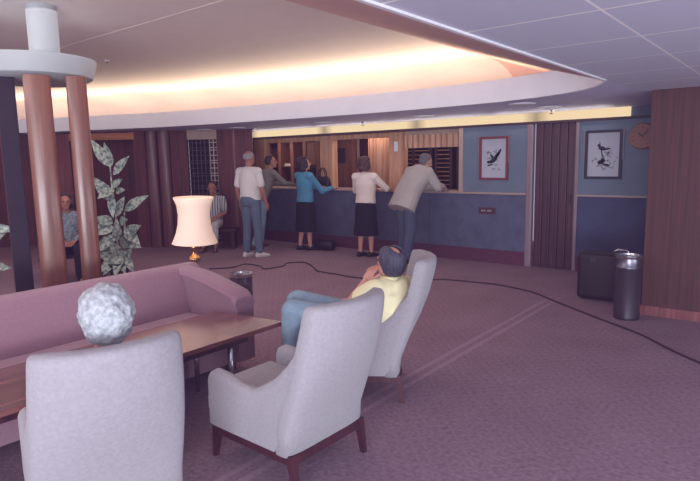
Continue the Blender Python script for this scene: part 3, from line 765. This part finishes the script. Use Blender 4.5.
# ------------------------------------------------------------------ people
def mirror(p): return V((-p[0], p[1], p[2]))
STAND = dict(pel=(0, 0, .95), wst=(0, .01, 1.09), chs=(0, 0, 1.29), nck=(0, -.02, 1.47), head=(0, .02, 1.635),
             shR=(.18, -.015, 1.415), elR=(.235, -.03, 1.13), wrR=(.245, .05, .89), shL=(-.18, -.015, 1.415), elL=(-.235, -.03, 1.13), wrL=(-.245, .05, .89),
             hipR=(.085, 0, .92), knR=(.095, .02, .5), anR=(.1, -.03, .085), hipL=(-.085, 0, .92), knL=(-.095, .02, .5), anL=(-.1, -.03, .085),
             toeR=(.15, 1, 0), toeL=(-.15, 1, 0), hdR=None, hdL=None)
def hand_geo(bm, wr, d, n, s, k=1.0, curl=.5):
    """palm with four fingers and a thumb; d along the hand, n palm normal, s=+1/-1 thumb side"""
    d = d.normalized(); side = d.cross(n).normalized()*s; n = side.cross(d).normalized()*s
    palm = wr+d*.045*k
    rot = Matrix((side, d, n)).transposed()
    ell(bm, palm, (.042*k, .055*k, .017*k), rot, 14, 10)
    for i, (o, L) in enumerate(((.030, .072), (.010, .08), (-.011, .075), (-.031, .058))):
        p = wr+d*.085*k+side*o*k; q = d
        seg = L*k/3; r = .0098*k
        for j in range(3):
            ang = curl*(.45+.4*j)
            dd = (d*math.cos(ang)+n*math.sin(ang)).normalized()
            p2 = p+dd*seg; cap(bm, p, p2, r, r*.93, 8); p = p2; r *= .93
    p = wr+d*.03*k+side*.034*k
    for j in range(2):
        dd = (d*(.65+.2*j)+side*(.7-.35*j)+n*.25).normalized(); p2 = p+dd*.034*k; cap(bm, p, p2, .0115*k, .0098*k, 8); p = p2

def person(label, loc, heading, h, J=None, skin='skin', top=None, bottom=None, shoes='shoeblack', hair=None, headrot=(0, 0, 0), build=1.0, voxel=.011, belly=0.0, legs_bare=False):
    """faces local +y; heading turns about z (0 = +y)"""
    j = {k: (V(v) if v is not None else None) for k, v in {**STAND, **(J or {})}.items()}
    root = thing('person', label, 'person', loc, heading)
    root.scale = (h/1.75,)*3
    hr = Euler(headrot, 'XYZ').to_matrix()
    b = build
    lat_h = (j['hipR']-j['hipL']).normalized(); lat_s = (j['shR']-j['shL']).normalized()
    def torso(bm, infl, start='pel', end=True, rx=(1, 1, 1, 1), drop=0.0):
        pts = [j['pel'], j['wst'], j['chs'], (j['shR']+j['shL'])/2, j['nck']]
        rad = [(.165*b, .115*b), (.15*b, (.108+belly)*b), (.168*b, .118*b), (.135*b, .088*b), (.066, .066)]
        if drop:
            d = (pts[0]-pts[1]).normalized(); pts = [pts[0]+d*drop]+pts; rad = [(rad[0][0]*1.04, rad[0][1]*1.1)]+rad
        # catmull refine
        P, Rr = [], []
        for i in range(len(pts)-1):
            p0, p1, p2, p3 = pts[max(i-1, 0)], pts[i], pts[i+1], pts[min(i+2, len(pts)-1)]
            for k in range(4):
                u = k/4; P.append(.5*((2*p1)+(p2-p0)*u+(2*p0-5*p1+4*p2-p3)*u*u+(3*p1-p0-3*p2+p3)*u**3))
                Rr.append((rad[i][0]+(rad[i+1][0]-rad[i][0])*u, rad[i][1]+(rad[i+1][1]-rad[i][1])*u))
        P.append(pts[-1]); Rr.append(rad[-1]); rings = []
        for i, (p, (rx_, ry_)) in enumerate(zip(P, Rr)):
            tan = (P[min(i+1, len(P)-1)]-P[max(i-1, 0)]).normalized(); u = i/(len(P)-1)
            lat = (lat_h*(1-u)+lat_s*u); lat = (lat-tan*lat.dot(tan)).normalized(); dep = tan.cross(lat)
            rings.append(circle(p, lat, dep, rx_+infl, ry_+infl, 18))
        loft(bm, rings)
        for s in 'RL': cap(bm, (j['shR']+j['shL'])/2+V((0, 0, -.01)), j['sh'+s], .075*b+infl, .052*b+infl)
    # ---- body
    bm = bmesh.new(); torso(bm, -.008)
    hc = j['head']
    cap(bm, j['nck']-V((0, 0, .03)), hc+hr @ V((0, -.02, -.05)), .056, .05)
    ell(bm, hc+hr @ V((0, -.012, .025)), (.076, .096, .092), hr)
    ell(bm, hc+hr @ V((0, .02, -.045)), (.058, .070, .075), hr)
    ell(bm, hc+hr @ V((0, .062, -.095)), (.026, .024, .02), hr)
    cap(bm, hc+hr @ V((0, .085, .02)), hc+hr @ V((0, .108, -.024)), .011, .015)
    for s in (-1, 1):
        ell(bm, hc+hr @ V((s*.078, -.005, -.01)), (.012, .022, .034), hr)
        ell(bm, hc+hr @ V((s*.03, .076, .03)), (.026, .014, .01), hr)
    for s in 'RL':
        cap(bm, j['sh'+s], j['el'+s], .05*b, .04*b); cap(bm, j['el'+s], j['el'+s]+(j['wr'+s]-j['el'+s])*.35, .04*b, .041*b); cap(bm, j['el'+s]+(j['wr'+s]-j['el'+s])*.35, j['wr'+s], .041*b, .027)
        cap(bm, j['hip'+s], j['kn'+s], .082*b, .055*b); m = j['kn'+s]+(j['an'+s]-j['kn'+s])*.3+V((0, -.012, 0))
        cap(bm, j['kn'+s], m, .053*b, .054*b); cap(bm, m, j['an'+s], .054*b, .034)
        td = j['toe'+s].normalized(); cap(bm, j['an'+s]+V((0, 0, -.04)), j['an'+s]+td*.15+V((0, 0, -.055)), .036, .026)
    bm = remeshed(bm, voxel, 4)
    for s, sg in (('R', 1), ('L', -1)):
        d = j['hd'+s] if j['hd'+s] is not None else (j['wr'+s]-j['el'+s])
        n = V((-sg, 0, -.1)) if d.normalized().z < -.5 else V((0, 0, -1))
        if abs(d.normalized().dot(n)) > .8: n = V((-sg, .2, 0))
        hand_geo(bm, j['wr'+s], d, n, sg)
    nf = len(bm.faces)
    q0 = len(bm.faces); bm.faces.ensure_lookup_table()
    for s in (-1, 1): ell(bm, hc+hr @ V((s*.03, .082, .012)), (.011, .008, .008), hr, 8, 6)
    bm.faces.ensure_lookup_table()
    for f in bm.faces[q0:]: f.material_index = 1
    q0 = len(bm.faces); ell(bm, hc+hr @ V((0, .086, -.062)), (.024, .008, .008), hr, 10, 6); bm.faces.ensure_lookup_table()
    for f in bm.faces[q0:]: f.material_index = 2
    link('body', bm, [M[skin], M['eye'], M['lip']], root, True)
    # ---- upper clothing
    if top:
        bm = bmesh.new(); torso(bm, top.get('infl', .012), drop=top.get('drop', 0))
        for s in 'RL':
            r = top.get('r', .062)*b; e = j['el'+s]; w = j['wr'+s]; sl = top['sleeve']
            if sl == 'short': cap(bm, j['sh'+s], j['sh'+s]+(e-j['sh'+s])*top.get('cut', .72), r, r*1.0)
            else:
                cap(bm, j['sh'+s], e, r, r*.86); cap(bm, e, e+(w-e)*(.95 if sl == 'long' else .55), r*.86, r*.68)
        bm = remeshed(bm, voxel, 3); link(top['name'], bm, M[top['mat']], root, True)
        if top.get('collar'):
            bm = bmesh.new(); n0 = j['nck']
            x, y = V((1, 0, 0)), V((0, 1, 0))
            rr = [circle(n0+V((0, 0, -.035)), x, y, .078, .078, 20), circle(n0+V((0, .004, .015)), x, y, .066, .066, 20), circle(n0+V((0, .004, .03)), x, y, .064, .064, 20), circle(n0+V((0, .004, .012)), x, y, .06, .06, 20)]
            loft(bm, rr, False); link('collar', bm, M[top['collar']], root, True)
    if bottom and bottom['kind'] == 'trousers':
        bm = bmesh.new(); d = (j['wst']-j['pel']).normalized(); lat = lat_h; dep = d.cross(lat).normalized()
        loft(bm, [circle(j['pel']+d*a, lat, dep, r1*b, (r2+belly*.6)*b, 18) for a, r1, r2 in ((-.1, .15, .105), (-.03, .178, .13), (.04, .176, .13), (.09, .166, .125))])
        for s in 'RL':
            cap(bm, j['hip'+s], j['kn'+s], .098*b, .074*b); e = j['kn'+s]+(j['an'+s]-j['kn'+s])*bottom.get('len', .93); cap(bm, j['kn'+s], e, .073*b, .06*b)
        bm = remeshed(bm, voxel, 3); link('trousers', bm, M[bottom['mat']], root, True)
        if bottom.get('belt'):
            bm = bmesh.new(); loft(bm, [circle(j['pel']+d*a, lat, dep, (.174)*b, (.132+belly*.6)*b, 20) for a in (.075, .105)]); link('belt', bm, M['shoeblack'], root, 'auto')
    if bottom and bottom['kind'] == 'skirt':
        bm = bmesh.new(); z0 = j['pel'].z+.11; hem = bottom['hem']; rings = []
        for u, r1, r2 in ((0, .12, .09), (.12, .158, .12), (.3, .19, .15), (.65, .2, .155), (1, bottom.get('w', .215), .165)):
            z = z0+(hem-z0)*u
            rings.append([V((r1*b*(1+.025*u*math.sin(k*2.1))*math.cos(2*PI*k/36), r2*b*(1+.03*u*math.sin(k*2.1))*math.sin(2*PI*k/36), z))+V((j['pel'].x, j['pel'].y, 0)) for k in range(36)])
        loft(bm, rings); link('skirt', bm, M[bottom['mat']], root, 'auto')
    if shoes:
        for s in 'RL':
            td = j['toe'+s].normalized(); a = j['an'+s]; bm = bmesh.new()
            zb = a.z-.085
            side = td.cross(V((0, 0, 1))).normalized(); rings = []
            for u, w, zt in ((-.075, .03, .05), (-.05, .036, .085), (0, .038, .09), (.06, .043, .07), (.12, .046, .052), (.165, .04, .04), (.185, .022, .028)):
                c = V((a.x, a.y, 0))+td*u
                rings.append([c-side*w+V((0, 0, zb)), c-side*w*.95+V((0, 0, zb+zt*.6)), c-side*w*.5+V((0, 0, zb+zt)), c+side*w*.5+V((0, 0, zb+zt)), c+side*w*.95+V((0, 0, zb+zt*.6)), c+side*w+V((0, 0, zb))])
            loft(bm, rings); link('shoe', bm, M[shoes], root, True)
    # ---- hair
    if hair:
        kind = hair['kind']; bm = bmesh.new(); rnd = random.Random(hash_s(label))
        c = hc+hr @ V((0, -.012, .025))
        if kind == 'curly':
            K = 260
            for i in range(K):
                z = 1-2*(i+.5)/K; a = i*2.39996; r = math.sqrt(1-z*z); n = V((r*math.cos(a), r*math.sin(a), z))
                if n.y > .45 and n.z < .55: continue
                if n.z < -.75 and n.y > -.1: continue
                if n.y < -.1 and n.z < -.35: n.z *= 1.3
                p = c+hr @ V((n.x*.098, n.y*.106-.006, n.z*.108-.004))
                q = rnd.uniform(.014, .031)
                ell(bm, p, (q, q, q*.9), None, 8, 6)
            ell(bm, c+hr @ V((0, -.02, 0)), (.09, .095, .1), hr)
            ell(bm, c+hr @ V((0, -.05, -.085)), (.05, .04, .04), hr)
            bm = remeshed(bm, .0065, 1)
        else:
            sp = bmesh.ops.create_icosphere(bm, subdivisions=5, radius=1)
            kill = []
            low = hair.get('low', -.55)
            for v in bm.verts:
                n = v.co.copy()
                lim = low if n.y < -.15 else (low+(n.y+.15)*1.9)
                if n.y > .35: lim = max(lim, .48)
                gone = n.z < lim
                bald = hair.get('bald', 0)
                if hair.get('top') and (n.z > .6 or (n.y > -.1 and n.z > .3)) and n.y > -.45 and abs(n.x) < hair.get('tw', .5): gone = True
                if bald and (n-V((0, hair.get('by', -.1), 1)).normalized()).length < bald: gone = True
                if gone: kill.append(v)
                k = 1+rnd.uniform(-.01, .02)
                vol = hair.get('vol', .014)
                v.co = c+hr @ V((n.x*(.077+vol)*k, n.y*(.097+vol)*k-.004, n.z*(.094+vol)*k + (-.02 if n.z < 0 and n.y < 0 else 0)*abs(n.z)))
            bmesh.ops.delete(bm, geom=kill, context='VERTS')
            r = bmesh.ops.solidify(bm, geom=bm.faces[:], thickness=.012)
            if kind == 'bob':
                for i in range(60):
                    a = PI+rnd.uniform(-.2, PI+.2); p = c+hr @ V((math.cos(a)*.094, math.sin(a)*.098-.01, rnd.uniform(-.12, .06)))
                    ell(bm, p, (.036, .036, .045), hr, 8, 6)
                bm = remeshed(bm, .009, 2)
        link('hair', bm, M[hair['mat']], root, True)
    return root
def hash_s(s): return sum(ord(ch)*(i+1) for i, ch in enumerate(s))

R = math.radians
# man in white shirt, back to the viewer
person('balding man in white short-sleeved shirt and grey-blue trousers, standing with his back turned', (-7.59, 6.70, 0), R(12), 1.83,
       dict(anR=(.13, .02, .085), toeR=(.6, 1, 0), knR=(.11, .02, .5), toeL=(.1, 1, 0), elR=(.25, -.02, 1.13), wrR=(.25, .09, .90)),
       'skin_tan', dict(name='shirt', mat='whiteshirt', sleeve='short', infl=.022, r=.064, collar='whiteshirt'), dict(kind='trousers', mat='greyblue'), 'shoewhite',
       dict(kind='short', mat='hairgrey', bald=.85, by=-.2, top=True, tw=.65, low=-.4, vol=.005), (0, 0, -.15), 1.05, belly=.02)
# man in olive jacket leaning at the counter end
person('dark-haired man in olive jacket and jeans leaning on the counter beside the white-shirted man', (-8.24, 7.5, 0), R(-12), 1.79,
       dict(pel=(0, .0, .94), wst=(0, .08, 1.08), chs=(0, .17, 1.27), nck=(0, .24, 1.44), head=(0, .29, 1.6), shR=(.18, .21, 1.39), shL=(-.18, .21, 1.39), elR=(.24, .42, 1.2), wrR=(.16, .64, 1.17), elL=(-.24, .42, 1.2), wrL=(-.14, .64, 1.17),
            hipR=(.085, 0, .91), hipL=(-.085, 0, .91), knR=(.1, -.02, .49), anR=(.12, -.22, .085), knL=(-.1, .1, .5), anL=(-.1, .05, .085)),
       'skin_tan', dict(name='jacket', mat='olive', sleeve='long', infl=.022, drop=.06), dict(kind='trousers', mat='jeans'), 'shoebrown',
       dict(kind='short', mat='hairdark', low=-.6), (.1, 0, -.55), 1.0)
# woman in blue cardigan
person('dark-haired woman in bright blue cardigan and black skirt at the counter', (-7.31, 7.78, 0), R(-8), 1.70,
       dict(wrR=(.2, .52, 1.17), elR=(.25, .22, 1.12), elL=(-.22, .2, 1.15), wrL=(-.12, .45, 1.18), anR=(.09, .02, .085), anL=(-.12, -.06, .085), toeR=(.6, 1, 0), toeL=(.35, 1, 0), hdR=(-.1, 1, .02)),
       'skin', dict(name='cardigan', mat='cardigan', sleeve='long', infl=.02, drop=.03), dict(kind='skirt', mat='blackcloth', hem=.36, w=.235), 'shoeblack',
       dict(kind='bob', mat='hairdark', vol=.03, low=-.8), (.15, 0, -.35), 1.06)
# woman in cream blouse
person('woman in cream blouse and black skirt with brown hair writing at the counter', (-5.93, 7.81, 0), R(10), 1.68,
       dict(wrR=(.22, .46, 1.18), elR=(.34, .16, 1.2), elL=(-.26, .12, 1.16), wrL=(-.1, .42, 1.18), anR=(.1, .0, .085), anL=(-.1, -.04, .085), toeR=(.6, 1, 0), toeL=(.2, 1, 0), hdR=(-.1, 1, 0)),
       'skin', dict(name='blouse', mat='blouse', sleeve='long', infl=.024, collar='blouse'), dict(kind='skirt', mat='blackcloth', hem=.38, w=.225), 'shoeblack',
       dict(kind='bob', mat='hairbrown', vol=.028, low=-.55), (-.1, 0, -.3), 1.05)
# leaning man in beige jacket
person('grey-haired man in beige jacket bent forward over the counter on his forearms', (-5.04, 7.7, 0), R(-14), 1.86,
       dict(pel=(0, -.02, .94), wst=(0, .06, 1.08), chs=(0, .2, 1.25), nck=(0, .33, 1.38), head=(0, .42, 1.5), shR=(.19, .27, 1.34), shL=(-.19, .27, 1.34), elR=(.25, .42, 1.12), wrR=(.12, .66, 1.1), elL=(-.25, .42, 1.12), wrL=(-.08, .66, 1.1),
            knR=(.1, .0, .5), knL=(-.1, .05, .5), anR=(.1, -.1, .085), anL=(-.1, .02, .085)),
       'skin', dict(name='jacket', mat='beige', sleeve='long', infl=.035, drop=.16, r=.074), dict(kind='trousers', mat='slacks'), 'shoeblack',
       dict(kind='short', mat='hairgreydark', low=-.75, vol=.01), (-.35, 0, -.35), 1.18, belly=.02)
# seated youth in striped shirt
SIT = dict(pel=(0, -.02, .50), wst=(0, -.03, .64), chs=(0, -.04, .84), nck=(0, -.02, 1.02), head=(0, .03, 1.185), shR=(.18, -.03, .965), shL=(-.18, -.03, .965), elR=(.24, .06, .7), wrR=(.1, .3, .62), elL=(-.24, .06, .7), wrL=(-.08, .3, .62),
           hipR=(.09, .02, .5), hipL=(-.09, .02, .5), knR=(.12, .44, .5), knL=(-.12, .44, .5), anR=(.11, .46, .085), anL=(-.11, .42, .085), hdR=(-.5, 1, -.3), hdL=(.5, 1, -.3))
YB = V((-8.98, 6.98, 0))
person('dark-haired youth in striped shirt and pale trousers sitting by the lattice screen', YB, R(-142), 1.72, SIT,
       'skin_tan', dict(name='striped_shirt', mat='stripeshirt', sleeve='short', infl=.018, r=.07), dict(kind='trousers', mat='paletrousers', len=.6), 'shoebrown', dict(kind='short', mat='hairdark', low=-.4, vol=.018), (-.1, 0, .1), .98)
t = thing('bench', 'low dark bench under the striped-shirt youth', 'bench', YB, R(-142))
link('seat', B(-.45, .3, -.2, .2, .33, .385), M['legwood'], t, bevel=.01)
for x in (-.38, .23): link('leg', B(x-.03, x+.03, -.16, .16, 0, .33), M['legwood'], t)
# seated person glimpsed through the gap in the column
PB = V((-8.45, 3.93, 0))
person('person in mottled blue-grey top sitting in the dark seen through the column gap', PB, R(-115), 1.66, SIT,
       'skin_tan', dict(name='top', mat='floral', sleeve='long', infl=.02), dict(kind='trousers', mat='blackcloth'), 'shoeblack', dict(kind='bob', mat='hairdark', low=-.7), (0, 0, 0), .98)
t = thing('bench', 'low dark bench in the gloom behind the wooden column', 'bench', PB, R(-115))
link('seat', B(-.5, .4, -.22, .22, .32, .372), M['legwood'], t, bevel=.01)
for x in (-.42, .32): link('leg', B(x-.03, x+.03, -.18, .18, 0, .32), M['legwood'], t)
# silver-haired person in the near chair
person('silver curly-haired person seated in the nearest lounge chair, seen from behind', CH1, R(72), 1.62,
       dict(pel=(.04, -.06, .50), wst=(.04, -.12, .62), chs=(.04, -.18, .76), nck=(.03, -.25, .93), head=(.035, -.31, 1.125), shR=(.2, -.2, .82), shL=(-.12, -.2, .82), elR=(.21, .02, .70), wrR=(.1, .2, .66), elL=(-.19, .02, .70), wrL=(-.1, .2, .66),
            hipR=(.085, -.04, .53), hipL=(-.085, -.04, .53), knR=(.1, .37, .53), knL=(-.1, .37, .53), anR=(.1, .36, .085), anL=(-.1, .36, .085), hdR=(-.5, 1, -.2), hdL=(.5, 1, -.2)),
       'skin', dict(name='dress', mat='lavender', sleeve='3q', infl=.014), dict(kind='trousers', mat='lavender', len=.5), 'shoeblack', dict(kind='curly', mat='hairsilver'), (0, 0, 0), .94, voxel=.009)
# seated man in yellow shirt
person('man in pale yellow shirt and jeans slouching in the far chair, hand at his chin', CH3, R(124), 1.76,
       dict(pel=(-.02, -.1, .46), wst=(-.06, -.19, .54), chs=(-.095, -.25, .66), nck=(-.1, -.265, .825), head=(-.1, -.265, .935), shR=(.04, -.38, .735), shL=(-.22, -.17, .765), elR=(.2, -.16, .58), wrR=(.2, .16, .58), elL=(-.21, .0, .66), wrL=(-.14, -.1, .815),
            hipR=(.085, -.06, .49), hipL=(-.085, -.06, .49), knR=(.1, .42, .62), knL=(-.1, .42, .60), anR=(.1, .38, .085), anL=(-.11, .45, .085), hdL=(.45, -.35, .6), hdR=(0, 1, -.2)),
       'skin', dict(name='shirt', mat='yellow', sleeve='short', cut=.45, infl=.026, r=.078, collar='yellow'), dict(kind='trousers', mat='jeans', len=.9), 'shoebrown',
       dict(kind='short', mat='hairpepper', low=-.75, bald=.42, by=-.5, top=True, tw=.34, vol=.018), (.1, 0, -.8), 1.12, voxel=.009)

# ------------------------------------------------------------------ lights
def area(name, loc, rot, size, energy, color, spread=PI):
    l = bpy.data.lights.new(name, 'AREA'); l.shape = 'RECTANGLE'; l.size, l.size_y = size; l.energy = energy; l.color = color; l.spread = spread
    o = bpy.data.objects.new(name, l); COL.objects.link(o); o.location = loc; o.rotation_euler = rot; return o
WARM = (1, .78, .5)
for x0, x1 in ((-13.4, -12), (-11.8, -10.5), (-10.3, -9.1), (-8.9, -7.7), (-7.5, -6.3), (-6.1, -5.0), (-4.8, -3.8), (-3.6, -2.7)):
    xm = (x0+x1)/2; ya, yb = lip_y(x0), lip_y(x1); a = math.atan2(yb-ya, x1-x0)
    area('cove_lamp', (xm, lip_y(xm)+1.1, 2.33), (PI, 0, a), (x1-x0, 1.1), 8*(x1-x0), WARM)
    area('cove_spill', (xm, lip_y(xm)+.6, 2.42), (PI+.8, 0, a), (x1-x0, .3), 9*(x1-x0), WARM)
for x in (-8.4, -6.6, -4.8, -3.0): area('band_wash', (x, YW-.08, 2.22), (R(-35), 0, 0), (1.6, .06), 2.2, (1, .82, .6)); area('soffit_wash', (x, YW-.05, 2.18), (R(-108), 0, 0), (1.7, .06), 1.8, (.95, .9, .95))
for x in (-9.6, -6.6, -5.2): area('office_light', (x, 9.1, 2.25), (0, 0, 0), (.8, .4), 9, (1, .82, .66))
lp = bpy.data.lights.new('lamp_glow', 'POINT'); lp.energy = 4; lp.color = (1, .78, .58); lp.shadow_soft_size = .05
o = bpy.data.objects.new('lamp_glow', lp); COL.objects.link(o); o.location = (-4.575, 3.30, 1.24)
# large daylight window behind the viewer, added fills, soft room light
area('window_light', (1.6, -3.6, 1.6), (R(82), 0, R(28)), (4.2, 1.6), 190, (.92, .93, 1))
area('low_ceiling_fill', (2.2, -3.6, .7), (R(115), 0, R(22)), (4.5, 1.0), 470, (.86, .9, 1))  # added unseen fill, tilted up to brighten the ceiling
area('side_ceiling_fill', (3.8, 2.5, .8), (R(115), 0, R(90)), (4.5, 1.0), 190, (.86, .9, 1))  # second added fill from the right, also lifting the ceiling
area('camera_fill', (.25, -.35, 2.1), (R(68), 0, R(36)), (.5, .5), 6, (1, .97, .96))  # weak unseen fill by the camera, added to brighten near objects
area('room_light', (-5.6, 2.6, 2.96), (0, 0, 0), (5, 3.6), 70, (1, .9, .92))
area('tray_fill', (-4.6, -1.0, 2.62), (R(98), 0, 0), (6, .3), 70, (1, .95, .98))  # unseen fill added to brighten the fascia and far side
area('lobby_light', (-5.4, 7.2, 2.26), (0, 0, 0), (6.5, .5), 10, (1, .86, .84))
w = bpy.data.worlds.new('World'); scene.world = w; w.use_nodes = True
w.node_tree.nodes['Background'].inputs[0].default_value = (*lin((184, 178, 205)), 1)
w.node_tree.nodes['Background'].inputs[1].default_value = .8

# ------------------------------------------------------------------ camera
cd = bpy.data.cameras.new('Camera'); cam = bpy.data.objects.new('Camera', cd); COL.objects.link(cam)
f = 575.65; yaw, pitch, roll = .67775, .14, -.01929
F = V((-math.sin(yaw)*math.cos(pitch), math.cos(yaw)*math.cos(pitch), -math.sin(pitch)))
R0 = V((math.cos(yaw), math.sin(yaw), 0)); U0 = R0.cross(F)
Rv = R0*math.cos(roll)+U0*math.sin(roll); Uv = -R0*math.sin(roll)+U0*math.cos(roll)
m3 = Matrix((Rv, Uv, -F)).transposed()
cam.matrix_world = Matrix.Translation((0, 0, H)) @ m3.to_4x4()
cd.sensor_width = 36; cd.lens = 36*f/700; cd.clip_start = .05
scene.camera = cam
scene.view_settings.view_transform = 'Standard'
scene.view_settings.look = 'None'
scene.view_settings.exposure = -.1
# faded print response: lifted, slightly violet blacks
scene.view_settings.use_curve_mapping = True
cm = scene.view_settings.curve_mapping
for i, (lo, hi) in enumerate(((.0, 1), (.0, 1), (.0, 1))):
    cm.curves[i].points[0].location = (0, lo); cm.curves[i].points[-1].location = (1, hi)
for i, lo in enumerate((.018, .010, .028)):
    cm.curves[i].points[0].location = (0, lo)
cm.update()
